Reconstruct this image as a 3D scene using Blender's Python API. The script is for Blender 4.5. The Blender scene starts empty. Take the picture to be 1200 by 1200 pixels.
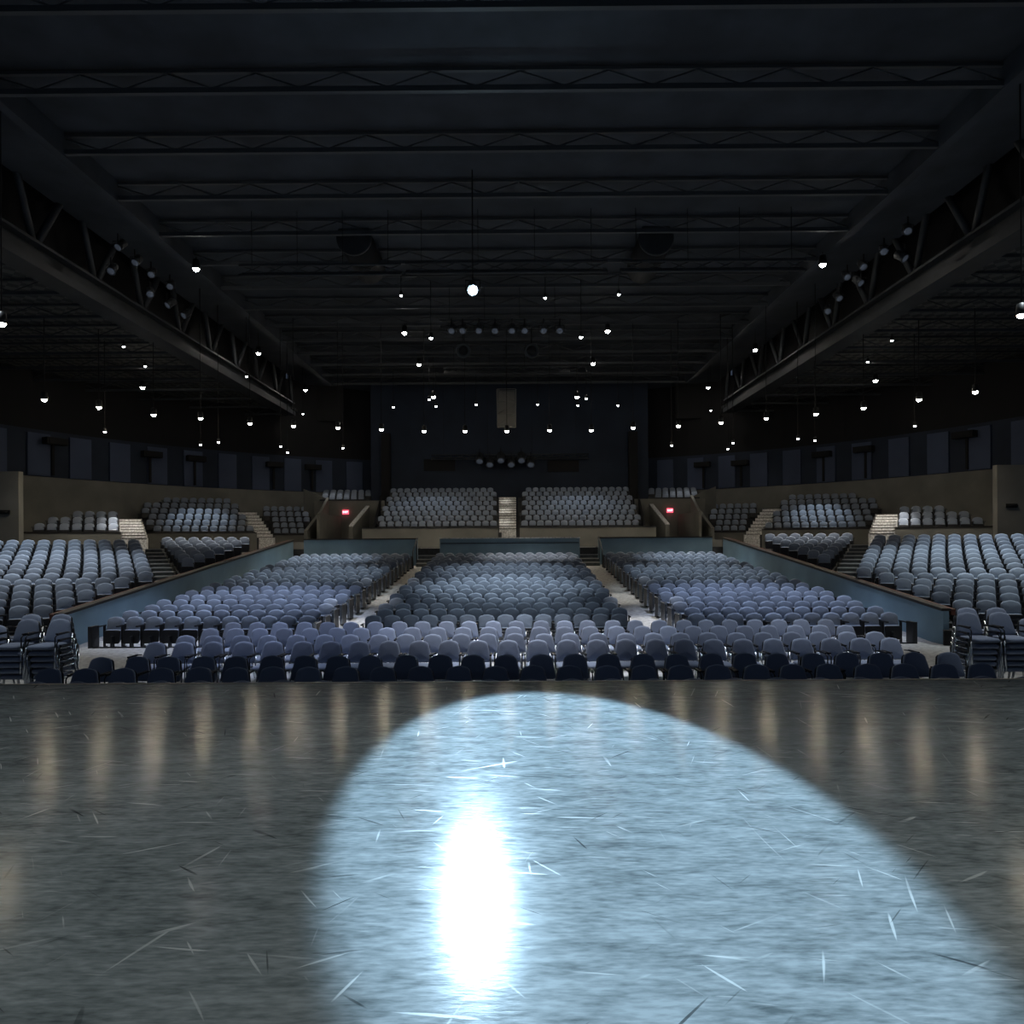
import bpy, bmesh, math, random
from mathutils import Vector, Matrix
random.seed(7)
PI = math.pi
COL = bpy.context.scene.collection
SC = bpy.context.scene

# ------------------------------------------------------------------ camera
F, CX, HY = 800.0, 600.0, 635.0
EYE = Vector((0.35, 0.0, 2.7))
YAW, ROLL = math.atan(3/800), 0.0062
cam = bpy.data.objects.new('camera', bpy.data.cameras.new('camera'))
COL.objects.link(cam)
cam.data.sensor_width = 36.0
cam.data.lens = 24.0
cam.data.shift_y = 35/1200
cam.data.clip_end = 300
RM = Matrix.Rotation(YAW, 4, 'Z') @ Matrix.Rotation(PI/2, 4, 'X') @ Matrix.Rotation(-ROLL, 4, 'Z')
cam.matrix_world = Matrix.Translation(EYE) @ RM
SC.camera = cam

def ray(px, py):
    d = RM.to_3x3() @ Vector(((px-CX)/F, (HY-py)/F, -1.0))
    return d / d.y
def at(px, py, D):                 # survey point of the photo at distance D up the hall
    return EYE + ray(px, py)*D
def at_h(px, py, H):               # survey point on the level H above the floor
    d = ray(px, py)
    return EYE + d*((H-EYE.z)/d.z)
def ground(px, D):
    p = at(px, HY, D); return Vector((p.x, p.y))

# --------------------------------------------------------------- materials
def mat(name, color, rough=.6, metal=0., emit=None, strength=0., noise=None, spec=.5, bump=0.):
    m = bpy.data.materials.new(name); m.use_nodes = True
    nt = m.node_tree; b = nt.nodes['Principled BSDF']
    b.inputs['Base Color'].default_value = (*color, 1)
    b.inputs['Roughness'].default_value = rough
    b.inputs['Metallic'].default_value = metal
    b.inputs['Specular IOR Level'].default_value = spec
    if emit:
        b.inputs['Emission Color'].default_value = (*emit, 1)
        b.inputs['Emission Strength'].default_value = strength
    if noise:
        sc, lo, hi = noise
        tc = nt.nodes.new('ShaderNodeTexCoord')
        n = nt.nodes.new('ShaderNodeTexNoise'); n.inputs['Scale'].default_value = sc
        n.inputs['Detail'].default_value = 5
        nt.links.new(tc.outputs['Object'], n.inputs['Vector'])
        r = nt.nodes.new('ShaderNodeValToRGB')
        r.color_ramp.elements[0].position = .3; r.color_ramp.elements[1].position = .7
        r.color_ramp.elements[0].color = (*[c*lo for c in color], 1)
        r.color_ramp.elements[1].color = (*[min(1, c*hi) for c in color], 1)
        nt.links.new(n.outputs['Fac'], r.inputs['Fac'])
        nt.links.new(r.outputs['Color'], b.inputs['Base Color'])
        if bump:
            bp = nt.nodes.new('ShaderNodeBump'); bp.inputs['Strength'].default_value = bump
            nt.links.new(n.outputs['Fac'], bp.inputs['Height'])
            nt.links.new(bp.outputs['Normal'], b.inputs['Normal'])
    return m

def fabric(name, color):
    """woven cloth: small weave plus a slight change of tone from seat to seat"""
    m = mat(name, color, .85, spec=.3)
    nt = m.node_tree; b = nt.nodes['Principled BSDF']
    tc = nt.nodes.new('ShaderNodeTexCoord')
    n = nt.nodes.new('ShaderNodeTexNoise'); n.inputs['Scale'].default_value = 160
    nt.links.new(tc.outputs['Object'], n.inputs['Vector'])
    oi = nt.nodes.new('ShaderNodeObjectInfo')
    mr = nt.nodes.new('ShaderNodeMapRange'); mr.inputs['To Min'].default_value = .8; mr.inputs['To Max'].default_value = 1.15
    nt.links.new(oi.outputs['Random'], mr.inputs['Value'])
    ml = nt.nodes.new('ShaderNodeMath'); ml.operation = 'MULTIPLY_ADD'
    ml.inputs[1].default_value = .35; ml.inputs[2].default_value = .82
    nt.links.new(n.outputs['Fac'], ml.inputs[0])
    m2 = nt.nodes.new('ShaderNodeMath'); m2.operation = 'MULTIPLY'
    nt.links.new(ml.outputs[0], m2.inputs[0]); nt.links.new(mr.outputs[0], m2.inputs[1])
    mx = nt.nodes.new('ShaderNodeVectorMath'); mx.operation = 'SCALE'
    mx.inputs[0].default_value = color
    nt.links.new(m2.outputs[0], mx.inputs['Scale'])
    nt.links.new(mx.outputs[0], b.inputs['Base Color'])
    b.inputs['Sheen Weight'].default_value = .1
    return m

M = dict(
    cloth=fabric('seat_cloth', (.25, .295, .37)),
    cloth2=fabric('chair_cloth', (.24, .275, .36)),
    shell=mat('black_shell', (.012, .013, .016), .45),
    blackm=mat('black_metal', (.010, .011, .013), .45, .3),
    chrome=mat('bright_metal', (.55, .57, .6), .25, 1.),
    concrete=mat('concrete', (.42, .42, .41), .8, noise=(9, .6, 1.25), bump=.1),
    stair=mat('pale_stair', (.88, .86, .82), .75, noise=(14, .45, 1.2)),
    darkstair=mat('dark_stair', (.12, .13, .13), .8, noise=(6, .7, 1.2)),
    nosing=mat('stair_nosing', (.5, .5, .48), .6),
    terrace=mat('terrace_concrete', (.05, .052, .055), .85, noise=(5, .7, 1.3)),
    beige=mat('beige_wall', (.20, .20, .18), .8, noise=(.6, .8, 1.15)),
    blue=mat('blue_parapet', (.19, .30, .385), .55, noise=(.8, .85, 1.12)),
    cap=mat('dark_cap', (.02, .018, .017), .5),
    redcap=mat('red_brown_cap', (.16, .05, .03), .5, noise=(2.5, .3, 1.3)),
    navy=mat('navy_wall', (.018, .028, .05), .8, noise=(.5, .8, 1.2)),
    panel=mat('navy_panel', (.065, .088, .15), .8, noise=(.4, .85, 1.15)),
    ceil=mat('dark_ceiling', (.048, .056, .068), .85, noise=(.7, .7, 1.3)),
    steel=mat('dark_steel', (.042, .047, .052), .6, .1, noise=(1.2, .7, 1.2)),
    steel2=mat('roof_joist', (.07, .076, .082), .6),
    black=mat('matt_black', (.006, .006, .007), .8),
    bulbw=mat('warm_lamp_lens', (1, 1, 1), emit=(1, .84, .60), strength=170),
    bulbc=mat('white_lamp_lens', (1, 1, 1), emit=(1, .94, .86), strength=90),
    bulbd=mat('small_lamp_lens', (1, 1, 1), emit=(.9, .95, 1), strength=22),
    bulbb=mat('blue_white_lens', (1, 1, 1), emit=(.55, .82, 1), strength=700),
    bulbf=mat('faint_lens', (.09, .11, .14), .2, emit=(.5, .6, .8), strength=.03),
    exitred=mat('exit_red', (.6, .03, .05), emit=(1, .10, .16), strength=1.3),
    exitw=mat('exit_letters', (1, .8, .8), emit=(1, .75, .78), strength=2.2),
    steeledge=mat('stage_edge_metal', (.32, .30, .26), .5, .4),
    screen=mat('pale_mesh_panel', (.16, .16, .15), .7),
)

def ceiling_mesh_mat():
    m = mat('diamond_mesh_ceiling', (.03, .03, .028), .8)
    nt = m.node_tree; b = nt.nodes['Principled BSDF']
    tc = nt.nodes.new('ShaderNodeTexCoord'); mp = nt.nodes.new('ShaderNodeMapping')
    mp.inputs['Rotation'].default_value[2] = PI/4; mp.inputs['Scale'].default_value = (2.6, 2.6, 2.6)
    br = nt.nodes.new('ShaderNodeTexChecker'); br.inputs['Scale'].default_value = 1
    br.inputs['Color1'].default_value = (.12, .12, .11, 1); br.inputs['Color2'].default_value = (.045, .048, .046, 1)
    nt.links.new(tc.outputs['Object'], mp.inputs[0]); nt.links.new(mp.outputs[0], br.inputs['Vector'])
    nt.links.new(br.outputs['Color'], b.inputs['Base Color'])
    return m
M['ceilmesh'] = ceiling_mesh_mat()

def stage_mat():
    m = bpy.data.materials.new('scuffed_stage_floor'); m.use_nodes = True
    nt = m.node_tree; N = nt.nodes.new; L = nt.links.new
    b = nt.nodes['Principled BSDF']
    tc = N('ShaderNodeTexCoord')
    def noise(scale, stretch=(1, 1, 1), detail=4, rot=0, dist=0):
        mp = N('ShaderNodeMapping'); mp.inputs['Scale'].default_value = stretch; vr = N('ShaderNodeVectorRotate'); vr.rotation_type = 'Z_AXIS'; vr.inputs['Angle'].default_value = rot
        n = N('ShaderNodeTexNoise'); n.inputs['Scale'].default_value = scale; n.inputs['Detail'].default_value = detail
        n.inputs['Distortion'].default_value = dist
        L(tc.outputs['Object'], vr.inputs['Vector']); L(vr.outputs[0], mp.inputs[0]); L(mp.outputs[0], n.inputs['Vector']); return n.outputs['Fac']
    def math_(op, a, c=None, c2=None):
        k = N('ShaderNodeMath'); k.operation = op
        for i, v in enumerate((a, c, c2)):
            if v is None: continue
            if isinstance(v, (int, float)): k.inputs[i].default_value = v
            else: L(v, k.inputs[i])
        return k.outputs[0]
    def ramp(v, a, c):
        r = N('ShaderNodeMapRange'); r.inputs['From Min'].default_value = a; r.inputs['From Max'].default_value = c
        r.clamp = True; L(v, r.inputs['Value']); return r.outputs[0]
    def lines(scale, rot, lo, stretch=.06):
        n = noise(scale, (stretch, 1, 1), 1, rot)
        return math_('MULTIPLY', ramp(n, lo, lo+.03), ramp(noise(1.7, (1, 1, 1), 2, rot+1), .40, .60))
    streak = noise(6, (.45, 1.6, 1), 6)
    fine = noise(38, (.3, 1.2, 1), 4)
    big = noise(.5, (1, 1, 1), 3)
    s = math_('ADD', math_('MULTIPLY', streak, .5), math_('MULTIPLY', fine, .5))
    s = math_('ADD', math_('MULTIPLY', s, .8), math_('MULTIPLY', big, .2))
    cr = N('ShaderNodeValToRGB')
    cr.color_ramp.elements[0].position = .38; cr.color_ramp.elements[0].color = (.085, .10, .105, 1)
    cr.color_ramp.elements[1].position = .62; cr.color_ramp.elements[1].color = (.25, .275, .285, 1)
    L(s, cr.inputs['Fac'])
    lt = None
    for args in ((26, .15, .70), (22, -.5, .72), (30, .9, .73), (24, -1.2, .73, .05), (34, .02, .71), (20, 1.5, .74)):
        x = lines(*args); lt = x if lt is None else math_('MAXIMUM', lt, x)
    dk = None
    for args in ((24, -.2, .72), (28, .6, .73), (22, 1.2, .74), (30, -.8, .73)):
        x = lines(*args); dk = x if dk is None else math_('MAXIMUM', dk, x)
    m1 = N('ShaderNodeMixRGB'); L(math_('MULTIPLY', lt, .55), m1.inputs[0]); L(cr.outputs[0], m1.inputs[1]); m1.inputs[2].default_value = (.55, .57, .57, 1)
    m2 = N('ShaderNodeMixRGB'); L(math_('MULTIPLY', dk, .75), m2.inputs[0]); L(m1.outputs[0], m2.inputs[1]); m2.inputs[2].default_value = (.015, .018, .02, 1)
    # vinyl roll seams running across the stage
    sep = N('ShaderNodeSeparateXYZ'); L(tc.outputs['Object'], sep.inputs[0])
    pp = math_('PINGPONG', math_('ADD', sep.outputs['Y'], .05), .8)
    seam = math_('SUBTRACT', 1, ramp(pp, .004, .012))
    m3 = N('ShaderNodeMixRGB'); L(math_('MULTIPLY', seam, .35), m3.inputs[0]); L(m2.outputs[0], m3.inputs[1]); m3.inputs[2].default_value = (.22, .24, .24, 1)
    L(m3.outputs[0], b.inputs['Base Color'])
    rr = math_('ADD', math_('MULTIPLY', s, .16), .08)
    L(math_('ADD', rr, math_('MULTIPLY', lt, .2)), b.inputs['Roughness'])
    b.inputs['Specular IOR Level'].default_value = .03
    bp = N('ShaderNodeBump'); bp.inputs['Strength'].default_value = .12; bp.inputs['Distance'].default_value = .01
    L(s, bp.inputs['Height']); L(bp.outputs[0], b.inputs['Normal'])
    return m
M['stage'] = stage_mat()

# ------------------------------------------------------------ mesh helpers
def new_bm(): return bmesh.new()
def box(bm, x0, x1, y0, y1, z0, z1, mtx=None, mi=0):
    vs = [Vector((x, y, z)) for z in (z0, z1) for y in (y0, y1) for x in (x0, x1)]
    if mtx is not None: vs = [mtx @ v for v in vs]
    v = [bm.verts.new(p) for p in vs]
    for f in ((0, 2, 3, 1), (4, 5, 7, 6), (0, 1, 5, 4), (2, 6, 7, 3), (0, 4, 6, 2), (1, 3, 7, 5)):
        bm.faces.new([v[i] for i in f]).material_index = mi
def tube(bm, pts, r, seg=6, mi=0, closed=True):
    pts = [Vector(p) for p in pts]; rings = []
    for i, p in enumerate(pts):
        t = (pts[min(i+1, len(pts)-1)] - pts[max(i-1, 0)]).normalized()
        a = t.orthogonal().normalized() if abs(t.z) > .9 else t.cross(Vector((0, 0, 1))).normalized()
        b = t.cross(a)
        rr = r[i] if isinstance(r, (list, tuple)) else r
        rings.append([bm.verts.new(p + (a*math.cos(2*PI*k/seg) + b*math.sin(2*PI*k/seg))*rr) for k in range(seg)])
    for q in range(len(rings)-1):
        for k in range(seg):
            f = bm.faces.new((rings[q][k], rings[q][(k+1) % seg], rings[q+1][(k+1) % seg], rings[q+1][k])); f.smooth = True; f.material_index = mi
    if closed:
        for rg in (rings[0][::-1], rings[-1]): bm.faces.new(rg).material_index = mi
def lathe(bm, prof, seg=12, mtx=None, mi=0):
    rings = []
    for r, z in prof:
        ring = []
        for k in range(seg):
            v = Vector((r*math.cos(2*PI*k/seg), r*math.sin(2*PI*k/seg), z))
            ring.append(bm.verts.new(mtx @ v if mtx is not None else v))
        rings.append(ring)
    for q in range(len(rings)-1):
        for k in range(seg):
            f = bm.faces.new((rings[q][k], rings[q][(k+1) % seg], rings[q+1][(k+1) % seg], rings[q+1][k])); f.material_index = mi; f.smooth = True
    bm.faces.new(rings[0][::-1]).material_index = mi; bm.faces.new(rings[-1]).material_index = mi
def prism(bm, poly, thick, mi=0):
    """poly: list of 3D points (planar); thick: Vector offset"""
    a = [bm.verts.new(p) for p in poly]; b = [bm.verts.new(Vector(p)+thick) for p in poly]
    bm.faces.new(a).material_index = mi; bm.faces.new(b[::-1]).material_index = mi
    n = len(a)
    for i in range(n): bm.faces.new((a[i], b[i], b[(i+1) % n], a[(i+1) % n])).material_index = mi
def pad(bm, outline, thick, centre, mtx, bulge=.02, mi=0, curve=0.):
    """a cushion: outline in (u, v), puffed along w.  mtx maps (u, w, v) to the object"""
    layers = [(-.5, .80), (-.42, .93), (-.15, 1.0), (.2, 1.0), (.42, .94), (.5, .82)]
    rings = []
    cu, cv = centre
    for w, s in layers:
        rings.append([bm.verts.new(mtx @ Vector((cu+(u-cu)*s, w*thick - curve*((u-cu)**2), cv+(v-cv)*s))) for u, v in outline])
    n = len(outline)
    for q in range(len(rings)-1):
        for k in range(n):
            f = bm.faces.new((rings[q][k], rings[q][(k+1) % n], rings[q+1][(k+1) % n], rings[q+1][k])); f.smooth = True; f.material_index = mi
    for rg, w in ((rings[0], -.5*thick-bulge), (rings[-1], .5*thick+bulge*.3)):
        c = bm.verts.new(mtx @ Vector((cu, w, cv)))
        for k in range(n):
            f = bm.faces.new((rg[k], rg[(k+1) % n], c)); f.smooth = True; f.material_index = mi
def mesh_of(bm, name, mats):
    bmesh.ops.recalc_face_normals(bm, faces=bm.faces)
    me = bpy.data.meshes.new(name); bm.to_mesh(me); bm.free()
    for m in (mats if isinstance(mats, (list, tuple)) else [mats]): me.materials.append(M[m])
    return me
def link(name, me, parent=None, loc=None):
    o = bpy.data.objects.new(name, me); COL.objects.link(o)
    if parent is not None: o.parent = parent
    if loc is not None: o.location = loc
    return o
def obj(name, bm, mats, parent=None, loc=None): return link(name, mesh_of(bm, name, mats), parent, loc)
def tag(o, label, cat, group=None):
    o['label'] = label; o['category'] = cat
    if group: o['group'] = group
    return o
def struct(name, bm, mats, label=None):
    o = obj(name, bm, mats); o['kind'] = 'structure'
    if label: o['label'] = label
    return o
def empty(name, loc=(0, 0, 0), rz=0):
    o = bpy.data.objects.new(name, None); COL.objects.link(o); o.location = loc; o.rotation_euler = (0, 0, rz); o.empty_display_size = .1
    return o
ORD = ['first', 'second', 'third', 'fourth', 'fifth', 'sixth', 'seventh', 'eighth', 'ninth', 'tenth', 'eleventh', 'twelfth', 'thirteenth',
       'fourteenth', 'fifteenth', 'sixteenth', 'seventeenth', 'eighteenth', 'nineteenth', 'twentieth', 'twenty-first', 'twenty-second',
       'twenty-third', 'twenty-fourth', 'twenty-fifth', 'twenty-sixth', 'twenty-seventh', 'twenty-eighth', 'twenty-ninth', 'thirtieth']

# --------------------------------------------------------------- seat kinds
def round_outline(wb, wt, z0, z1, rb, rt, arch=0., n=5):
    """trapezoid with rounded corners (bottom width wb, top width wt) and an arched top"""
    pts = []
    def corner(cx, cz, r, a0):
        for i in range(n):
            a = a0 + (PI/2)*i/(n-1); pts.append((cx+r*math.cos(a), cz+r*math.sin(a)))
    corner(-wb/2+rb, z0+rb, rb, PI); corner(wb/2-rb, z0+rb, rb, -PI/2)
    pts.append(((wb+wt)/4, (z0+z1)/2))
    corner(wt/2-rt, z1-rt, rt, 0)
    if arch:
        for f in (.7, .35, 0, -.35, -.7): pts.append(((wt/2-rt)*f, z1+arch*(1-f*f)))
    corner(-wt/2+rt, z1-rt, rt, PI/2)
    pts.append((-(wb+wt)/4, (z0+z1)/2))
    return pts
I4 = Matrix.Identity(4)
def recline(deg, z): return Matrix.Translation((0, 0, z)) @ Matrix.Rotation(math.radians(-deg), 4, 'X') @ Matrix.Translation((0, 0, -z))
FLATX = Matrix(((1, 0, 0, 0), (0, 0, 1, 0), (0, -1, 0, 0), (0, 0, 0, 1)))      # pad w -> -z, v -> y

def seat_meshes(n=5):
    """fixed auditorium seat with its seat tipped up. origin on the floor under the backrest, the sitter looks along -y"""
    out = []
    b = new_bm(); pad(b, round_outline(.43, .435, .40, .768, .05, .11, .024, n), .115, (0, .59), recline(10, .40), .012, 0, .25)
    out.append(('backrest', b, 'cloth'))
    tip = Matrix.Translation((0, -.13, 0)) @ recline(6, .12)
    b = new_bm(); pad(b, round_outline(.40, .42, .12, .465, .05, .05, 0, n), .07, (0, .29), tip, .008)
    out.append(('seat', b, 'cloth'))
    b = new_bm(); pad(b, round_outline(.41, .43, .10, .45, .04, .04, 0, 3), .03, (0, .28), Matrix.Translation((0, -.05, 0)) @ tip, .006)
    out.append(('seat_shell', b, 'shell'))
    for s in (-1, 1):
        b = new_bm(); x = s*.236
        box(b, x-.012, x+.012, -.36, -.02, .55, .585); box(b, x-.009, x+.009, -.14, -.04, .02, .56); box(b, x-.012, x+.012, -.26, .04, 0, .02)
        out.append(('armrest', b, 'shell'))
    return out
def chair_meshes():
    """stacking armchair with cloth pads, same origin rule"""
    out = []
    b = new_bm(); pad(b, round_outline(.45, .36, .47, .86, .04, .10, .015, 5), .075, (0, .66), recline(12, .47), .012, 0, .3)
    out.append(('backrest', b, 'cloth2'))
    b = new_bm(); pad(b, round_outline(.44, .38, .50, .83, .04, .08, .01, 4), .03, (0, .66), Matrix.Translation((0, .047, 0)) @ recline(12, .47), .006, 0, .3)
    out.append(('back_shell', b, 'shell'))
    b = new_bm(); pad(b, round_outline(.42, .45, -.52, -.05, .06, .05, 0, 5), .075, (0, -.28), Matrix.Translation((0, 0, .44)) @ FLATX, .012)
    out.append(('seat', b, 'cloth2'))
    for s in (-1, 1):
        x = s*.25
        b = new_bm(); tube(b, [(x, -.44, .42), (x, -.44, .60), (x, -.40, .635), (x, -.10, .65), (x*.93, .0, .64)], .011, 6)
        box(b, x-.02, x+.02, -.40, -.12, .645, .67); out.append(('armrest', b, 'shell'))
    b = new_bm()
    for s in (-1, 1): tube(b, [(s*.245, -.45, .395), (s*.245, -.05, .395), (s*.235, 0, .44), (s*.225, .05, .62)], .011, 6)
    tube(b, [(-.245, -.06, .40), (.245, -.06, .40)], .01, 6); tube(b, [(-.245, -.42, .40), (.245, -.42, .40)], .01, 6)
    out.append(('seat_frame', b, 'chrome'))
    for s in (-1, 1):
        b = new_bm(); tube(b, [(s*.25, -.44, .43), (s*.255, -.47, .0)], .012, 6); out.append(('leg', b, 'chrome'))
        b = new_bm(); tube(b, [(s*.24, -.03, .41), (s*.25, .08, .0)], .012, 6); out.append(('leg', b, 'chrome'))
    return out
SEAT_PARTS = [(n, mesh_of(b, 'fixed_'+n, m)) for n, b, m in seat_meshes()]
CHAIR_PARTS = [(n, mesh_of(b, 'chair_'+n, m)) for n, b, m in chair_meshes()]
def place(kind, parts, loc, rz, label, cat, group):
    t = empty(kind, loc, rz); tag(t, label, cat, group)
    for n, me in parts: link(n, me, t)
    return t
SEATS = []      # (pos, rz, label)   every fixed seat of the hall

# --------------------------------------------------------------- the stage
ST = 1.0
b = new_bm(); box(b, -22, 22, -6, 8.27, ST-.06, ST); struct('floor_stage', b, 'stage', 'scuffed grey vinyl stage floor')
b = new_bm(); box(b, -22, 22, 8.10, 8.25, 0, ST-.06); struct('wall_stage_front', b, 'black')
b = new_bm(); box(b, -22, 22, 8.27, 8.31, ST-.08, ST+.006); struct('trim_1', b, 'steeledge')

# --------------------------------------------------- arena floor and rake
SL = .085
def rake(y): return max(0., (y-18)*SL)
b = new_bm(); y2 = 35.7
pr = [(8.25, -.2), (8.25, 0), (18, 0), (y2, rake(y2)), (y2, -.2)]
prism(b, [Vector((-11.5, y, z)) for y, z in pr], Vector((23, 0, 0))); struct('floor', b, 'concrete', 'pale speckled concrete arena floor')
b = new_bm()
for s in (-1, 1): box(b, min(s*11.5, s*30), max(s*11.5, s*30), 8.25, 20, -.2, 0)
struct('floor_side', b, 'concrete')

# fixed seats on the floor: centre block and two side blocks, nineteen rows
NR = 19
for r in range(NR):
    y = 18 + .9*r; z = rake(y); off = .25 if r % 2 else 0
    nC = 14
    for i in range(nC):
        SEATS.append((Vector((-3.4+off*.6+i*.5, y, z)), 0, f'blue-grey fixed seat, {ORD[i]} from the left, {ORD[r]} row of the centre floor block'))
    for s, side in ((-1, 'left'), (1, 'right')):
        for i in range(11):
            x = 5.14 + .507*i + (.12 if r % 2 else 0)
            SEATS.append((Vector((s*x, y, z)), 0, f'blue-grey fixed seat, {ORD[i]} from the aisle, {ORD[r]} row of {side} floor block'))
# black end panels along the aisles
bm_p = new_bm(); box(bm_p, -.03, .03, -.42, .10, .05, .62); box(bm_p, -.05, .05, -.30, .0, 0, .05); EP = mesh_of(bm_p, 'end_panel', 'shell')
bm_p = new_bm(); box(bm_p, -.035, .035, -.445, -.42, .05, .64); box(bm_p, -.04, .04, -.42, .10, .62, .64); ES = mesh_of(bm_p, 'end_panel_edge', 'chrome')
for s, side in ((-1, 'left'), (1, 'right')):
    for r in range(NR):
        y = 18+.9*r
        t = empty('aisle_end_panel', (s*4.82, y, rake(y))); tag(t, f'black seat-row end panel on the {side} aisle, at the {ORD[r]} row', 'end panel', 'black end panels of the seat rows along the aisles')
        link('side_board', EP, t); link('edge_strip', ES, t)
# floor rail with an end post in front of each side block
for s, side in ((-1, 'left'), (1, 'right')):
    t = empty('floor_rail', (s*7.9, 17.72, 0)); tag(t, f'black floor rail and end post in front of the {side} floor block', 'rail')
    b = new_bm(); box(b, -2.84, 2.84, -.02, .02, .0, .035); obj('bottom_rail', b, 'shell', t)
    b = new_bm(); x = s*2.80; box(b, x-.05, x+.05, -.03, .30, 0, .56); obj('end_post', b, 'shell', t)
    for i in range(12):
        b = new_bm(); x = -2.76+i*.502; box(b, x-.02, x+.02, -.015, .12, .0, .30); obj('bracket', b, 'shell', t)

# ------------------------------------------------ loose chairs and stacks
DROW = [9.05, 10.05, 11.05, 12.7, 13.6, 14.7, 15.8]
for r, y in enumerate(DROW):
    x0 = 1.15+.06*(y-10) - 14*.55
    n = 26
    for i in range(n):
        x = x0 + .55*i + (0.10 if r in (2, 4) else 0) + random.uniform(-.02, .02)
        place('stacking_chair', CHAIR_PARTS, (x, y+random.uniform(-.03, .03), 0), random.uniform(-.05, .05),
              f'blue cloth armchair, {ORD[i]} from the left in the {ORD[r]} loose row behind the stage edge', 'chair', 'loose armchairs in rows behind the stage edge')
for s, side, xs, ye in ((-1, 'left', [-7.67, -8.24, -8.82], 12.1), (1, 'right', [8.42, 8.98, 9.55], 12.3)):
    for j, x in enumerate(xs):
        for q, rank in enumerate(('front', 'rear') if j < 2 else ('front',)):
            for k in range(6 if j < 2 else 5):
                nm = ['inner', 'middle', 'outer'][j]
                place('stacking_chair', CHAIR_PARTS, (x+s*.54*q+random.uniform(-.012, .012), ye+.85*q-.03*k, .105*k), random.uniform(-.03, .03),
                      f'stacked blue armchair, {ORD[k]} from floor in the {rank} {nm} stack on the {side}', 'chair', 'armchairs stacked at the sides of the hall')

# ------------------------------------------------------- raised seat tiers
def urow(phi): return Vector((math.cos(phi), math.sin(phi)))
def nrow(phi): return Vector((-math.sin(phi), math.cos(phi)))
def hit(phi, c, px):
    """where the survey line px meets the row line n.P = c"""
    d = ray(px, HY); d2 = Vector((d.x, d.y)); e = Vector((EYE.x, EYE.y)); n = nrow(phi)
    t = (c - n.dot(e))/n.dot(d2); return e + d2*t
def hitx(phi, c, x):
    n = nrow(phi); return Vector((x, (c - n.x*x)/n.y))
def row_slab(bm, P, Q, phi, ztop, zbot, front=.62, back=.42, ext=.28):
    u, n = urow(phi), nrow(phi)
    P = P - u*ext; Q = Q + u*ext
    pts = [P-n*front, Q-n*front, Q+n*back, P+n*back]
    if P.y < 33: pts = clipx(pts, -11.47)
    if len(pts) > 2: prism(bm, [Vector((p.x, p.y, zbot)) for p in pts], Vector((0, 0, ztop-zbot)))
def clipx(pts, xm):
    out = []
    for i, p in enumerate(pts):
        q = pts[(i+1) % len(pts)]
        if p.x <= xm: out.append(p)
        if (p.x <= xm) != (q.x <= xm): out.append(p + (q-p)*((xm-p.x)/(q.x-p.x)))
    return out
def mir(v, s): return Vector((-v.x if s > 0 else v.x, v.y, v.z)) if len(v) == 3 else Vector((-v.x if s > 0 else v.x, v.y))
def flip(bm, s):
    if s > 0:
        for v in bm.verts: v.co.x = -v.co.x
def tier(phi, c0, nrows, dr, z0, dz, left, right, pitch, name, from_end, sides, zbase, words_):
    """rows k: floor height z0+k*dz; left(k,c)/right(k,c) -> 2D end points. registered for both sides by mirroring"""
    for s in sides:
        bm = new_bm()
        for k in range(nrows):
            c = c0+k*dr; P, Q = left(k, c), right(k, c); u = urow(phi)
            L_ = (Q-P).length; n = max(1, int(L_/pitch+.35)); z = z0+k*dz
            row_slab(bm, P, Q, phi, z, zbase)
            for i in range(n):
                p = Q - u*(pitch*(i+.5+(.5 if (k % 2 and Q.y > 40) else 0)))
                if (p-P).dot(u) < -pitch*.3: continue
                pos = mir(Vector((p.x, p.y, z)), s)
                rz = phi if s < 0 else -phi
                SEATS.append((pos, rz, words_(ORD[min(i, 29)], ORD[k], 'left' if s < 0 else 'right')))
        flip(bm, s)
        struct(name+('_left' if s < 0 else '_right'), bm, 'terrace')
PH = math.radians(20)
P0 = Vector((-11.75, 17.9)); c0 = nrow(PH).dot(P0); DRT = .85
XW = -11.75
tier(PH, c0, 14, DRT, .34, .137, lambda k, c: hit(PH, c, -45), lambda k, c: hitx(PH, c, XW) if k < 5 else hit(PH, c, 181-2*(k-5)), .53,
     'floor_terrace', 'parapet', (-1, 1), 0, lambda i, k, s: f'grey-blue fixed seat, {i} from the inner end, {k} row of {s} side terrace')
tier(PH, c0+6*DRT+1.5, 8, DRT, .34+6*.137+.1, .137, lambda k, c: hit(PH, c, 214-3*k), lambda k, c: hitx(PH, c, XW), .53,
     'floor_terrace_rear', 'parapet', (-1, 1), 0, lambda i, k, s: f'grey-blue fixed seat, {i} from the parapet, {k} row of {s} rear terrace')

def cmid(phi, px, D): return nrow(phi).dot(ground(px, D))
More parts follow.
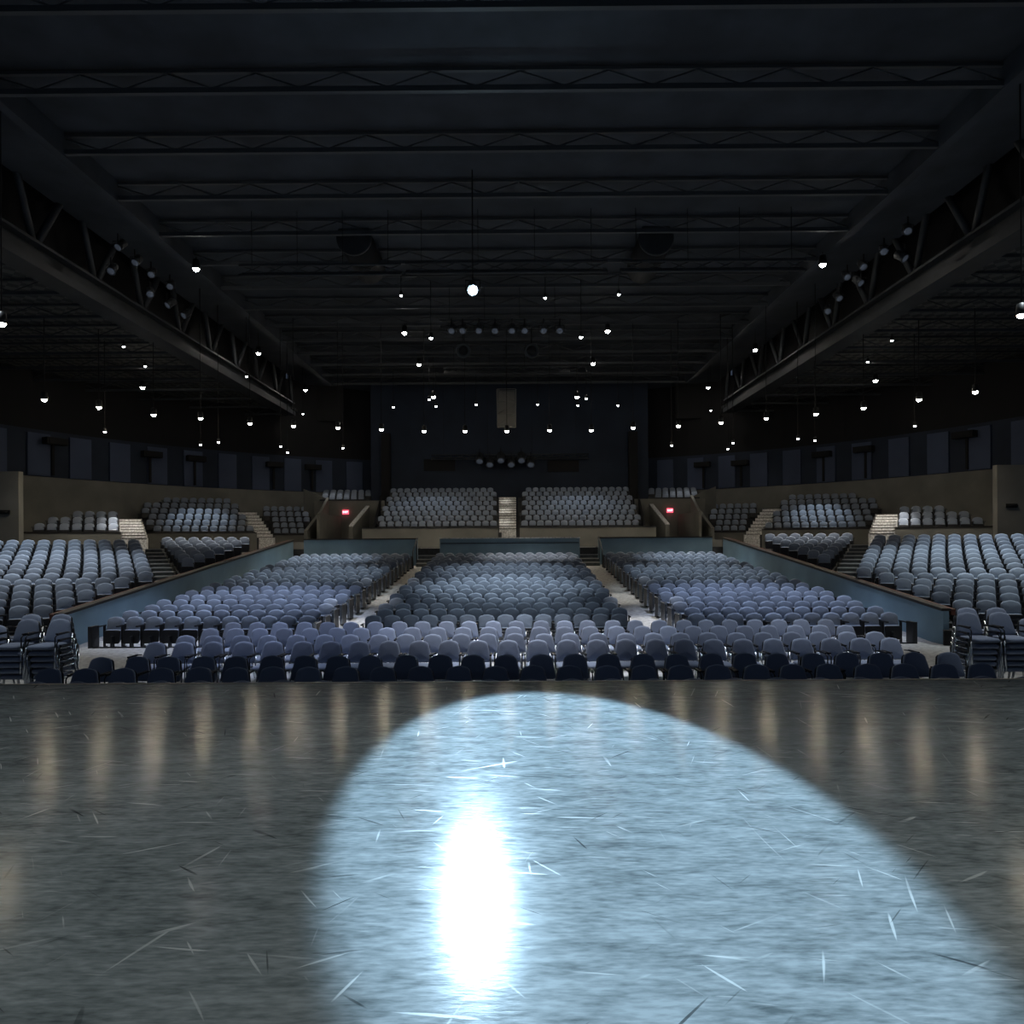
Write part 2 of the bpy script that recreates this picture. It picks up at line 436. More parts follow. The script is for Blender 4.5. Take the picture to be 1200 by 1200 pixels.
# upper tiers: A, B, C, E and the balcony
UP = [  # name, phi, px-mid, D, rows, z-top-of-front-row, rise, (pxL front, back), (pxR front, back)
    ('floor_tier_a', 20, 85, 33.8, 3, 3.78, .34, (30, 84), (140, 139)),
    ('floor_tier_b', 20, 232, 42.6, 6, 3.86, .40, (174, 168), (298, 276)),
    ('floor_tier_c', 15, 338, 47.0, 5, 3.76, .42, (323, 303), (358, 370)),
    ('floor_tier_e', 8, 405, 50.6, 4, 6.20, .22, (384, 378), (428, 440)),
]
def lerp(a, t): return a[0]+(a[1]-a[0])*t
for nm, ph, pm, D, nr, zt, dz, pl, prr in UP:
    ph = math.radians(ph); cc = cmid(ph, pm, D)
    tier(ph, cc, nr, .85, zt-.8, dz, lambda k, c, ph=ph, nr=nr, pl=pl: hit(ph, c, lerp(pl, k/(nr-1))), lambda k, c, ph=ph, nr=nr, prr=prr: hit(ph, c, lerp(prr, k/(nr-1))),
         .53, nm, 'aisle', (-1, 1), 2.0, lambda i, k, s, nm=nm: f'fixed seat, {i} from the inner end, {k} row of {s} upper tier {nm[-1]}')
    # low beige front wall of the tier
    for s in (-1, 1):
        bm = new_bm(); P = hit(ph, cc-.72, pl[0]-4); Q = hit(ph, cc-.72, prr[0]+3); n = nrow(ph)
        pts = [P-n*.12, Q-n*.12, Q+n*.03, P+n*.03]
        if nm != 'floor_tier_e':
            prism(bm, [Vector((p.x, p.y, 2.2)) for p in pts], Vector((0, 0, zt-.8+.28-2.2)))
            flip(bm, s); struct('wall_tier_front_'+('left' if s < 0 else 'right'), bm, 'beige')
            bm = new_bm(); prism(bm, [Vector((p.x, p.y, zt-.8+.28)) for p in [P-n*.16, Q-n*.16, Q+n*.05, P+n*.05]], Vector((0, 0, .06)))
            flip(bm, s); struct('trim_2', bm, 'cap')
        else:
            bm.free()
def words_bal(i, k, s): return f'fixed seat, {i} from the centre stair, {k} row of {s} balcony'
tier(0, 44.0, 8, .9, 3.30, .375, lambda k, c: hit(0, c, 441+3*k), lambda k, c: hit(0, c, 583), .51, 'floor_balcony', 'stair', (-1, 1), 2.0, words_bal)
for s in (-1, 1):
    bm = new_bm(); P = hit(0, 43.25, 425); Q = hit(0, 43.25, 584)
    box(bm, P.x, Q.x, 43.1, 43.25, 2.0, 3.58); flip(bm, s); struct('wall_balcony_front_'+('left' if s < 0 else 'right'), bm, 'beige')
    bm = new_bm(); box(bm, P.x, Q.x, 43.05, 43.3, 3.58, 3.64); flip(bm, s); struct('trim_3', bm, 'steel')
    # short rails at the head of the centre stair
    t = empty('balcony_rail', (s*.72, 43.4, 3.3)); tag(t, f'thin grey rail post at the {"left" if s<0 else "right"} foot of the centre stair', 'railing')
    bm = new_bm(); tube(bm, [(0, 0, 0), (0, 0, .95), (0, .9, 1.25)], .025, 6); obj('rail', bm, 'steel', t)

# ------------------------------------------------------------------ stairs
def stairs(name, phi, pxl, pxr, D, n, run, z0, rise, zbase, mats, sides=(-1, 1), nose=True, xl=None):
    for s in sides:
        bm = new_bm(); cc = cmid(phi, (pxl[0]+pxr[0])/2, D); nn = nrow(phi)
        for k in range(n):
            t = k/max(1, n-1); c = cc+k*run
            P, Q = hit(phi, c, lerp(pxl, t)), hit(phi, c, lerp(pxr, t)); z = z0+k*rise
            pts = [P, Q, Q+nn*(run+.01), P+nn*(run+.01)]
            if D < 30: pts = clipx(pts, -11.47)
            if len(pts) < 3: continue
            prism(bm, [Vector((p.x, p.y, zbase)) for p in pts], Vector((0, 0, z-zbase)))
            if nose:
                pts = [P-nn*.02, Q-nn*.02, Q+nn*.04, P+nn*.04]
                if D < 30: pts = clipx(pts, -11.47)
                if len(pts) < 3: continue
                prism(bm, [Vector((p.x, p.y, z-.03)) for p in pts], Vector((0, 0, .035)), 1)
        flip(bm, s); struct(name+('' if sides == (-1,) else ('_left' if s < 0 else '_right')), bm, mats)
stairs('floor_centre_stair', 0, (585, 585), (605, 605), 43.6, 14, .45, 3.55, .185, 2.0, ['stair', 'cap'], sides=(-1,))
stairs('floor_stair_inner', PH, (143, 140), (172, 165), 33.4, 8, .42, 3.0, .15, 2.0, ['stair', 'cap'])
stairs('floor_stair_outer', math.radians(17), (303, 278), (322, 301), 43.5, 9, .45, 3.1, .22, 2.0, ['stair', 'cap'])
stairs('floor_stair_terrace', PH, (184, 170), (212, 190), 22.6, 11, .62, 1.15, .135, 0, ['darkstair', 'nosing'])
for s in (-1, 1):      # steps up from each floor aisle to the cross gangway
    bm = new_bm()
    for k in range(5):
        box(bm, -4.72, -3.52, 35.0+k*.45, 37.6, 1.2, 1.45+(k+1)*.19); box(bm, -4.72, -3.52, 34.99+k*.45, 35.03+k*.45, 1.42+(k+1)*.19, 1.455+(k+1)*.19, mi=1)
    flip(bm, s); struct('floor_aisle_stair_'+('left' if s < 0 else 'right'), bm, ['darkstair', 'nosing'])

# ---------------------------------------------- gangway floor behind rows
b = new_bm(); box(b, -11.4, 11.4, 36.0, 56, 1.9, 2.38); struct('floor_gangway', b, 'terrace')
for s in (-1, 1):
    cb = c0+13*DRT+1.95; A_ = hitx(PH, cb, XW+.3); B_ = hitx(PH, cb, -34)
    bm = new_bm(); pts = [A_, Vector((A_.x, 56)), Vector((-34, 56)), B_]
    prism(bm, [Vector((p.x, p.y, 1.8)) for p in pts], Vector((0, 0, .38))); flip(bm, s); struct('floor_concourse_'+('left' if s < 0 else 'right'), bm, 'terrace')

# ------------------------------------------------------- parapets and walls
for s, side in ((-1, 'left'), (1, 'right')):
    ya, yb, za, zb = 17.5, 35.9, .86, 2.80
    def ztop(y): return za+(zb-za)*(y-ya)/(yb-ya)
    bm = new_bm(); prism(bm, [Vector((-11.45, ya, 0)), Vector((-11.45, yb, 0)), Vector((-11.45, yb, zb)), Vector((-11.45, ya, za))], Vector((.15, 0, 0)))
    flip(bm, s); struct(f'wall_parapet_{side}', bm, 'blue')
    bm = new_bm(); prism(bm, [Vector((-11.50, ya, za)), Vector((-11.50, yb, zb)), Vector((-11.50, yb, zb+.07)), Vector((-11.50, ya, za+.07))], Vector((.24, 0, 0)))
    flip(bm, s); struct('trim_4', bm, 'cap')
    bm = new_bm(); prism(bm, [Vector((-11.62, ya, za-.1)), Vector((-11.62, yb, zb-.1)), Vector((-11.62, yb, zb+.05)), Vector((-11.62, ya, za+.05))], Vector((.12, 0, 0)))
    flip(bm, s); struct('trim_5', bm, 'redcap')
    # front wall of the terrace
    bm = new_bm(); n = nrow(PH); A_ = P0-n*.66+urow(PH)*.3; B_ = hit(PH, c0-.66, -45)
    pts = [A_, B_, B_+n*.1, A_+n*.1]
    prism(bm, [Vector((p.x, p.y, 0)) for p in pts], Vector((0, 0, .36))); flip(bm, s); struct(f'wall_terrace_front_{side}', bm, 'black')
    bm = new_bm(); pts = [A_-n*.03, B_-n*.03, B_+n*.12, A_+n*.12]
    prism(bm, [Vector((p.x, p.y, .36)) for p in pts], Vector((0, 0, .03))); flip(bm, s); struct('trim_6', bm, 'cap')
    # dark side wall of the rear terrace along its stair
    bm = new_bm(); A_ = hitx(PH, c0+5.4*DRT+1.5, -11.62); B_ = hit(PH, c0+13.4*DRT+1.5, 191); A_ = hit(PH, c0+6.2*DRT+1.5, 211); A_.x = min(A_.x, -11.7); u = urow(PH)
    prism(bm, [Vector((A_.x, A_.y, 0)), Vector((B_.x, B_.y, 0)), Vector((B_.x, B_.y, 2.5)), Vector((A_.x, A_.y, 1.45))], Vector((u.x*.08, u.y*.08, 0)))
    flip(bm, s); struct(f'wall_terrace_side_{side}', bm, 'steel')
    # blue wall behind the side floor blocks
    bm = new_bm(); box(bm, -10.65, -4.72, 35.6, 35.75, 1.2, 2.86); flip(bm, s); struct(f'wall_cross_{side}', bm, 'blue')
    bm = new_bm(); box(bm, -10.65, -4.70, 35.55, 35.8, 2.86, 2.92); flip(bm, s); struct('trim_7', bm, 'cap')
    # beige piece between the parapet and the cross wall
    bm = new_bm(); box(bm, -11.4, -10.6, 36.4, 36.55, 1.2, 2.75); flip(bm, s); struct(f'wall_gangway_{side}', bm, 'beige')
    bm = new_bm(); tube(bm, [(-4.75, 34.2, 1.4), (-4.75, 34.2, 2.25), (-4.75, 35.7, 2.95)], .03, 6); tube(bm, [(-4.75, 35.55, 1.5), (-4.75, 35.55, 2.9)], .03, 6)
    flip(bm, s); o = obj('aisle_handrail', bm, 'steel'); tag(o, f'grey handrail at the top of the {side} floor aisle', 'handrail')
b = new_bm(); box(b, -3.55, 3.75, 35.6, 35.75, 1.2, 2.88); struct('wall_cross_centre', b, 'blue')
b = new_bm(); box(b, -3.57, 3.77, 35.55, 35.8, 2.88, 2.93); struct('trim_8', b, 'stair')
b = new_bm(); box(b, -3.5, 3.7, 35.55, 35.6, 2.62, 2.66); struct('trim_9', b, 'steel')

# curved outer wall: beige below, navy panels above
CC, RR = Vector((0, 27.4)), 29.6
def arc(a): return Vector((CC.x+RR*math.sin(a), CC.y+RR*math.cos(a)))
def wall_arc(name, a0, a1, z0, z1, m, n=24, off=0., th=.2):
    for s in (-1, 1):
        bm = new_bm()
        R_ = lambda a, r: Vector((-(RR+r)*math.sin(a), CC.y+(RR+r)*math.cos(a)))
        for i in range(n):
            t0, t1 = a0+(a1-a0)*i/n, a0+(a1-a0)*(i+1)/n
            pts = [R_(t0, off), R_(t1, off), R_(t1, off+th), R_(t0, off+th)]
            prism(bm, [Vector((p.x, p.y, z0)) for p in pts], Vector((0, 0, z1-z0)))
        flip(bm, s); struct(name+('_left' if s < 0 else '_right'), bm, m)
ZB, ZT = 6.65, 9.35
A0, A1 = .40, 1.45
wall_arc('wall_beige', A0-.06, A1, 2.0, ZB, 'beige')
wall_arc('wall_navy', A0-.06, A1, ZB, ZT, 'navy', off=.0)
wall_arc('wall_upper', .30, A1, ZT, 15.2, 'black', off=.02)
# navy acoustic panels with dark gaps between them; dark strips with a wall speaker
na = 13
for s, side in ((-1, 'left'), (1, 'right')):
    for i in range(na):
        a0, a1 = A0+.01+(A1-A0)*i/na, A0+(A1-A0)*(i+1)/na-.028
        bm = new_bm()
        R_ = lambda a, r: Vector((-(RR+r)*math.sin(a), CC.y+(RR+r)*math.cos(a)))
        for q in range(3):
            t0, t1 = a0+(a1-a0)*q/3, a0+(a1-a0)*(q+1)/3
            pts = [R_(t0, -.14), R_(t1, -.14), R_(t1, -.01), R_(t0, -.01)]
            prism(bm, [Vector((p.x, p.y, ZB+.03)) for p in pts], Vector((0, 0, ZT-ZB-.25)))
        flip(bm, s); o = obj('acoustic_panel', bm, 'panel'); tag(o, f'navy wall panel, {ORD[i]} from the centre on the {side} curved wall', 'wall panel', 'navy panels on the curved back wall')
SPL = [(65, 518), (178, 533), (230, 538), (322, 545), (367, 548)]; SPR = [(823, 545), (867, 543), (963, 533), (1012, 527), (1130, 510)]
for j, (px, py) in enumerate(SPL+SPR):
    d = ray(px, HY); d2 = Vector((d.x, d.y)); e = Vector((EYE.x, EYE.y))-CC
    R_ = RR-.45; A_ = d2.dot(d2); B_ = e.dot(d2); t = (-B_+math.sqrt(B_*B_-A_*(e.dot(e)-R_*R_)))/A_
    p = at(px, py, t); ang = -math.atan2(p.x, p.y-CC.y)
    side = 'left' if j < 5 else 'right'; k = (5-j if j < 5 else j-4)-1
    t_ = empty('wall_speaker', (p.x, p.y, p.z), ang); tag(t_, f'black speaker box on a strip, {ORD[k]} from the centre on {side} wall', 'speaker', 'black speaker boxes along the curved wall')
    bm = new_bm(); box(bm, -.6, .6, -.25, .25, -.16, .22); box(bm, -.5, .5, -.30, -.25, -.12, .18); obj('cabinet', bm, 'black', t_)
    bm = new_bm(); box(bm, -.07, .07, .2, .3, ZB-p.z+.1, -.1); obj('mounting_strip', bm, 'black', t_)

# wing walls at both edges of the picture
for s, side in ((-1, 'left'), (1, 'right')):
    bm = new_bm(); P = at(22, 625, 31.0); box(bm, -34, P.x, 31.0, 31.3, 2.0, 6.05); flip(bm, s); struct(f'wall_wing_{side}', bm, 'beige')
    p = at(4, 600, 30.9); x = p.x*(-s) if s > 0 else p.x
    bm = new_bm(); box(bm, -.25, .25, -.05, 0, -.09, .09); tube(bm, [(-.3, -.1, .0), (.22, -.1, .0)], .03, 6)
    t_ = obj('wall_rail', bm, 'black', None, (x, 30.98, p.z)); tag(t_, f'black metal door rail on the {side} wing wall', 'rail')

# exit passages beside the balcony
for s, side in ((-1, 'left'), (1, 'right')):
    bm = new_bm(); a, c = at(378, 587, 49.4), at(431, 587, 49.4)
    box(bm, a.x-.6, c.x+1.2, 49.4, 49.6, 2.0, 5.75); flip(bm, s); struct(f'wall_exit_{side}', bm, 'beige')
    bm = new_bm(); box(bm, a.x-.2, c.x+.2, 49.35, 49.6, 5.75, 5.85); flip(bm, s); struct('trim_10', bm, 'steel')
    # sloping side wall on the tier side
    q = [at(361, 632, 43.6), at(361, 622, 43.6), at(375, 590, 47.5), at(371, 573, 51.5), at(385, 586, 49.6), at(386, 632, 49.4)]
    bx = [Vector((-14.0+.0*i, 0, 0)) for i in range(6)]
    bm = new_bm(); A_, B_ = ground(360, 43.6), ground(386, 49.5)
    zs = [(A_, 2.0), (A_, 3.5), (B_+(A_-B_)*.35, 4.9), (B_, 6.0), (B_, 2.0)]
    prism(bm, [Vector((p.x, p.y, z)) for p, z in zs], Vector((-.2, .0, 0))); flip(bm, s); struct(f'wall_exit_slope_{side}', bm, 'beige')
    bm = new_bm(); A_, B_ = ground(356, 50.3), ground(386, 49.5); zt = 7.2
    prism(bm, [Vector((A_.x, A_.y, 2)), Vector((B_.x, B_.y, 2)), Vector((B_.x, B_.y, 5.85)), Vector((A_.x, A_.y, 6.7))], Vector((0, .15, 0)))
    flip(bm, s); struct(f'wall_exit_return_{side}', bm, 'beige')
    # little wall in the passage
    bm = new_bm(); a, c = at(387, 630, 47.0), at(405, 630, 47.0); box(bm, a.x, a.x+.18, 43.8, 49.3, 2.2, 4.6); flip(bm, s); struct(f'wall_exit_low_{side}', bm, 'beige')
    # stepped balcony-side parapet; a pale strip paints the light on its sloping top
    bm = new_bm(); A_, B_ = ground(409, 44.3), ground(429, 49.3)
    prism(bm, [Vector((A_.x, A_.y, 2)), Vector((B_.x, B_.y, 2)), Vector((B_.x, B_.y, 5.3)), Vector((A_.x, A_.y, 3.75))], Vector((.25, 0, 0))); flip(bm, s); struct(f'wall_exit_parapet_{side}', bm, 'beige')
    bm = new_bm(); prism(bm, [Vector((A_.x, A_.y, 3.75)), Vector((B_.x, B_.y, 5.3)), Vector((B_.x, B_.y, 5.38)), Vector((A_.x, A_.y, 3.83))], Vector((.27, 0, 0))); flip(bm, s); struct('trim_11', bm, 'stair')
    # dark balcony end
    bm = new_bm(); A_, B_ = ground(436, 43.4), ground(446, 50.6)
    prism(bm, [Vector((A_.x, A_.y, 2)), Vector((B_.x, B_.y, 2)), Vector((B_.x, B_.y, 6.2)), Vector((A_.x, A_.y, 3.4))], Vector((.12, 0, 0))); flip(bm, s); struct(f'wall_balcony_end_{side}', bm, 'black')
    # exit sign
    ps = at(404, 600, 49.1) if s < 0 else at(786, 598, 49.1)
    t = empty('exit_sign', (ps.x, 49.36, ps.z)); tag(t, f'small glowing red exit sign on the {side} passage wall', 'sign', None)
    bm = new_bm(); box(bm, -.22, .22, -.07, .03, -.15, .15); obj('sign_box', bm, 'exitred', t)
    cu = bpy.data.curves.new('exit_letters', 'FONT'); cu.body = 'EXIT'; cu.size = .19; cu.align_x = 'CENTER'; cu.align_y = 'CENTER'; cu.extrude = .004
    tmp = bpy.data.objects.new('letters', cu); COL.objects.link(tmp)
    bpy.context.view_layer.update()
    me = bpy.data.meshes.new_from_object(tmp.evaluated_get(bpy.context.evaluated_depsgraph_get())); bpy.data.objects.remove(tmp)
    me.materials.clear(); me.materials.append(M['exitw'])
    o = link('lettering', me, t, (0, -.078, 0)); o.rotation_euler = (PI/2, 0, 0)

# back wall of the hall
b = new_bm(); box(b, -10.6, 10.6, 52.2, 52.6, 2, 15.4); struct('wall_back', b, 'navy')
for s in (-1, 1):
    b = new_bm(); box(b, min(s*10.6, s*16), max(s*10.6, s*16), 55.3, 55.5, 2, 15.4); struct('wall_back_'+('left' if s < 0 else 'right'), b, 'black')
    b = new_bm(); a, c = at(448, 560, 52), at(458, 560, 52)
    box(b, a.x, c.x, 51.6, 52.2, 2, 11); flip(b, s); struct('wall_pier_'+('left' if s < 0 else 'right'), b, 'black')
# projection booth windows
for j, (px, py) in enumerate(((515, 545), (660, 546))):
    p = at(px, py, 52.1); t = empty('booth_window', (p.x, 52.18, p.z)); tag(t, f'small dark control booth window on the back wall, {"left" if j==0 else "right"} of centre', 'window')
    bm = new_bm(); box(bm, -1.2, 1.2, -.04, 0, -.45, .45); obj('pane', bm, 'black', t)
    bm = new_bm(); 
    for z in (-.5, .45): box(bm, -1.25, 1.25, -.08, 0, z, z+.05)
    for x in (-1.25, 1.2): box(bm, x, x+.05, -.08, 0, -.5, .5)
    obj('window_frame', bm, 'navy', t)

# ----------------------------------------------------------------- ceiling
HC, HS = 14.9, 12.75
b = new_bm(); box(b, -16, 16, -2, 56, HC, HC+.2); struct('ceiling', b, 'ceil', 'black roof deck above the joists')
for s in (-1, 1):
    b = new_bm(); box(b, -34, -16.2, 8, 54, HS, HS+.2); flip(b, s); struct('ceiling_side_'+('left' if s < 0 else 'right'), b, 'ceilmesh')
k = 0; y = 4.0
def joist(x0, x1, y, z, h=.45, chord=.10):
    bm = new_bm()
    box(bm, x0, x1, y-.06, y+.06, z, z+chord); box(bm, x0, x1, y-.05, y+.05, z+h-.08, z+h)
    n = max(2, int(abs(x1-x0)/1.1)); w = (x1-x0)/n
    for i in range(n):
        a, c = (0, 1) if i % 2 else (1, 0)
        tube(bm, [(x0+w*i, y, z+chord+(h-chord-.08)*a), (x0+w*(i+1), y, z+chord+(h-chord-.08)*c)], .025, 4)
    return bm
while y < 52:
    b = joist(-13.0, 13.0, y, 14.25, .6, .14); struct('ceiling_beam', b, 'steel2')
    if y > 12:
        for s in (-1, 1):
            b = joist(-33, -16.3, y, 12.1, .6, .12); flip(b, s); struct('ceiling_beam_side', b, 'steel')
    y += 2.7
# long lower beams and webs
for s, side in ((-1, 'left'), (1, 'right')):
    b = new_bm(); X = -16.1
    box(b, X-.45, X+.45, 2, 50, 12.05, 12.35); box(b, X-.08, X+.08, 2, 50, 12.35, 12.9); box(b, X-.4, X+.4, 2, 50, 12.9, 13.0)
    flip(b, s); struct(f'ceiling_girder_{side}', b, 'steel')
    b = new_bm()
    y = 3
    while y < 49:
        tube(b, [(X, y, 12.9), (X+.3, y+1.7, 16.2)], .13, 6); tube(b, [(X, y+3.4, 12.9), (X+.3, y+1.7, 16.2)], .13, 6); y += 3.4
    tube(b, [(X+.3, 2, 16.2), (X+.3, 50, 16.2)], .2, 6)
    flip(b, s); struct(f'ceiling_web_{side}', b, 'steel')
    b = new_bm(); box(b, -16.0, -12.9, 2, 53, 16.5, 16.7); box(b, -17.2, -17.0, 2, 52, 12.7, 16.7); box(b, -17.2, -15.9, 2, 52, 16.5, 16.7); box(b, -17.2, -12.9, 53, 53.2, 12.2, 16.7); flip(b, s); struct(f'ceiling_slot_{side}', b, 'black')
    b = new_bm(); box(b, -13.2, -12.9, 2, 50, 14.2, 16.6); flip(b, s); struct(f'ceiling_edge_{side}', b, 'ceil')
# catwalk rails across (pale double line in the photo) and lighting bars
def bar(px0, px1, py, D, r=.05, name='lighting_bar', label=''):
    a, c = at(px0, py, D), at(px1, py, D); z = (a.z+c.z)/2
    bm = new_bm(); w = c.x-a.x
    for dz, dy in ((0, 0), (.35, 0), (.17, .3)): tube(bm, [(-w/2, dy, dz), (w/2, dy, dz)], r, 6)
    n = max(3, int(w/.8))
    for i in range(n):
        x0_, x1_ = -w/2+w*i/n, -w/2+w*(i+1)/n
        tube(bm, [(x0_, 0, 0), (x1_, 0, .35)], .02, 4); tube(bm, [(x0_, 0, .35), (x1_, .3, .17)], .02, 4)
    t = empty(name, ((a.x+c.x)/2, D, z)); tag(t, label, 'lighting truss')
    obj('truss', bm, 'steel', t)
    for i in range(4):
        x = -w*.42+w*.84*i/3
        bm = new_bm(); tube(bm, [(x, 0, .3), (x, 0, 14.4-z)], .012, 4); obj('hanger', bm, 'black', t)
    return (a.x, c.x, z)
bar(280, 470, 322, 24.0, .05, label='long dark lighting truss across the ceiling, left of the blue spotlight')
bar(475, 712, 319, 24.0, .05, label='long dark lighting truss across the ceiling, above the blue spotlight')
bar(728, 945, 317, 24.0, .05, label='long dark lighting truss across the ceiling, right of the blue spotlight')
bar(515, 662, 384, 31.0, .04, label='short truss over the hall centre carrying eight small spotlights')
bar(520, 668, 437, 41.0, .06, label='short trussed frame hanging above the pale ladder cage')
bar(505, 690, 538, 51.3, .04, label='low truss at the back wall carrying six small spotlights')

# lamps ---------------------------------------------------------------
def aim_mtx(src, dst):
    d = (dst-src).normalized(); return d.to_track_quat('-Z', 'Y').to_matrix().to_4x4()
def lamp_meshes(r):
    bm = new_bm(); lathe(bm, [(r*.5, r*3.2), (r*1.1, r*2.9), (r*1.25, r*1.2), (r*1.35, -r*.1), (r*1.2, -r*.1), (r*1.1, r*.4)], 12)
    h = mesh_of(bm, 'lamp_housing', 'blackm')
    return h
def dome(r, m):
    bm = new_bm(); lathe(bm, [(r*.3, r*.45), (r*.98, r*.3), (r, 0), (r*.85, -r*.5), (r*.45, -r*.85), (r*.12, -r*.95)], 12); return mesh_of(bm, 'lamp_lens', m)
def lamp(px, py, H, r, lens, label, group, name='pendant_lamp', top=None):
    p = at_h(px, py, EYE.z+H)
    t = empty(name, p); tag(t, label, 'lamp', group)
    link('housing', HOUS[r], t); link('lens', LENS[(r, lens)], t)
    top = top if top is not None else (14.2 if abs(p.x) < 13 else (12.1 if abs(p.x) > 16 else 16.4))
    bm = new_bm(); tube(bm, [(0, 0, r*3), (0, 0, max(.3, top-p.z))], .018, 4); obj('drop_rod', bm, 'black', t)
    return p
HOUS = {r: lamp_meshes(r) for r in (.10, .12, .06, .075)}
LENS = {}
for r in (.10, .12, .06, .075):
    for l in ('bulbw', 'bulbc', 'bulbd', 'bulbb'): LENS[(r, l)] = dome(r, l)
def spot(p, target, power, deg, color=(1, .95, .88), blend=.7, rad=.12):
    l = bpy.data.lights.new('spot', 'SPOT'); l.energy = power; l.spot_size = math.radians(deg); l.spot_blend = blend; l.color = color; l.shadow_soft_size = rad
    o = bpy.data.objects.new('spot', l); COL.objects.link(o); o.location = p
    o.rotation_euler = (Vector(target)-Vector(p)).to_track_quat('-Z', 'Y').to_euler()
    return o
ARC = [(2, 379), (52, 468), (116, 477), (180, 486), (235, 490), (293, 496), (344, 499), (396, 501), (447, 503), (497, 505), (545, 505), (594, 505), (644, 504), (693, 504),
       (742, 501), (795, 499), (845, 495), (898, 490), (956, 485), (1012, 478), (1077, 468), (1143, 459), (1197, 369)]
arcp = []
for i, (px, py) in enumerate(ARC):
    p = lamp(px, py, 6.0, .10, 'bulbw', f'warm glowing pendant lamp, {ORD[i]} from the left in the long curved row', 'warm lamps in the curved row')
    arcp.append(p)
UPL = [(230, 315), (964, 310), (474, 390), (712, 388), (491, 427), (695, 426), (303, 414), (885, 410), (358, 457), (830, 454), (167, 454), (1026, 446),
       (257, 487), (933, 482), (508, 465), (676, 465)]
NMU = ['large white lamp high at the upper left of the ceiling', 'large white lamp high at the upper right of the ceiling', 'white lamp left of the eight small spotlights', 'white lamp right of the eight small spotlights',
       'white lamp just below and right of the left centre lamp', 'white lamp just below and left of the right centre lamp', 'white lamp in the left roof slot', 'white lamp in the right roof slot',
       'smaller white lamp farther down the left roof slot', 'smaller white lamp farther down the right roof slot', 'white lamp under the left side ceiling above the curved row',
       'white lamp under the right side ceiling above the curved row', 'small white lamp between warm lamps on the left', 'small white lamp between warm lamps on the right',
       'topmost lamp of the left centre cluster', 'topmost lamp of the right centre cluster']
uplp = []
for (px, py), nm in zip(UPL, NMU):
    H = 9.0 if (px in (508, 676) or px < 200 or px > 1000) else (9.3 if 257 == px or px == 933 else 11.0)
    uplp.append(lamp(px, py, H, .12, 'bulbc', nm, None, 'ceiling_lamp'))
SM = [(503, 468), (511, 476), (677, 475), (687, 467), (461, 477), (558, 474), (630, 474), (724, 475), (123, 506), (235, 521), (256, 518), (329, 523), (337, 530), (402, 525),
      (787, 522), (853, 526), (859, 519), (935, 514), (955, 516), (1072, 499), (289, 441), (505, 396), (681, 395), (470, 346), (639, 349), (725, 345), (145, 406), (170, 429), (1045, 399), (1017, 424), (833, 481), (355, 485)]
NMS = ['lower left lamp of the left centre cluster', 'lowest lamp of the left centre cluster', 'lowest lamp of the right centre cluster', 'rightmost lamp of the right centre cluster', 'tiny white lamp left of the left centre cluster',
       'tiny white lamp left of the hanging pale cage', 'tiny white lamp right of the hanging pale cage', 'tiny white lamp right of the right centre cluster', 'tiny lamp above the left navy wall near its outer end',
       'left lamp of a tiny pair above the left navy wall', 'right lamp of a tiny pair above the left navy wall', 'upper lamp of a tiny pair over the left exit', 'lower lamp of a tiny pair over the left exit', 'tiny lamp left of the balcony above the back wall',
       'tiny lamp right of the balcony above the back wall', 'lower lamp of a tiny pair over the right exit', 'upper lamp of a tiny pair over the right exit', 'left lamp of a tiny pair above the right navy wall',
       'right lamp of a tiny pair above the right navy wall', 'tiny lamp above the right navy wall near its outer end', 'faint small lamp in the left roof slot', 'tiny lamp at the left end of the spotlight truss',
       'tiny lamp at the right end of the spotlight truss', 'tiny lamp hanging left of the blue spotlight', 'tiny lamp hanging right of the blue spotlight', 'tiny lamp far right of the blue spotlight',
       'upper faint lamp under the left side ceiling', 'lower faint lamp under the left side ceiling', 'upper faint lamp under the right side ceiling', 'lower faint lamp under the right side ceiling',
       'tiny faint lamp at the far end of the right roof slot', 'tiny faint lamp at the far end of the left roof slot']
for (px, py), nm in zip(SM, NMS):
    if py > 495: H = 5.2
    elif px < 200 or px > 1000: H = 9.2
    elif py < 360: H = 10.6
    else: H = 9.0
    faint = px in (289, 145, 170, 1045, 1017, 833, 355, 470, 639, 725)
    lamp(px, py, H, .06 if faint or py > 495 else .075, 'bulbd', nm, None, 'ceiling_lamp')
# blue-white follow spotlight
PB = at(554, 340, 21.0); TGT = Vector((.74, 4.98, ST))
t = empty('follow_spotlight', PB); tag(t, 'bright blue-white spotlight high above the hall centre, aimed at the stage', 'spotlight')
mt = aim_mtx(PB, TGT)
bm = new_bm(); lathe(bm, [(.10, .75), (.16, .7), (.17, .2), (.20, .05), (.20, -.02), (.15, -.02), (.14, .05)], 16, mt); obj('housing', bm, 'blackm', t)
bm = new_bm(); lathe(bm, [(.10, .03), (.10, .0), (.05, -.03)], 16, mt); obj('lens', bm, 'bulbb', t)
bm = new_bm(); tube(bm, [(0, 0, .2), (0, .1, 14.2-PB.z)], .02, 5); tube(bm, [(-.22, 0, 0), (-.22, 0, .3), (.22, 0, .3), (.22, 0, 0)], .02, 5); obj('yoke', bm, 'black', t)
dB = (TGT-PB).normalized()
spot(PB+dB*.12, TGT, 46000, 10.2, (.52, .78, 1.0), .22, .06)

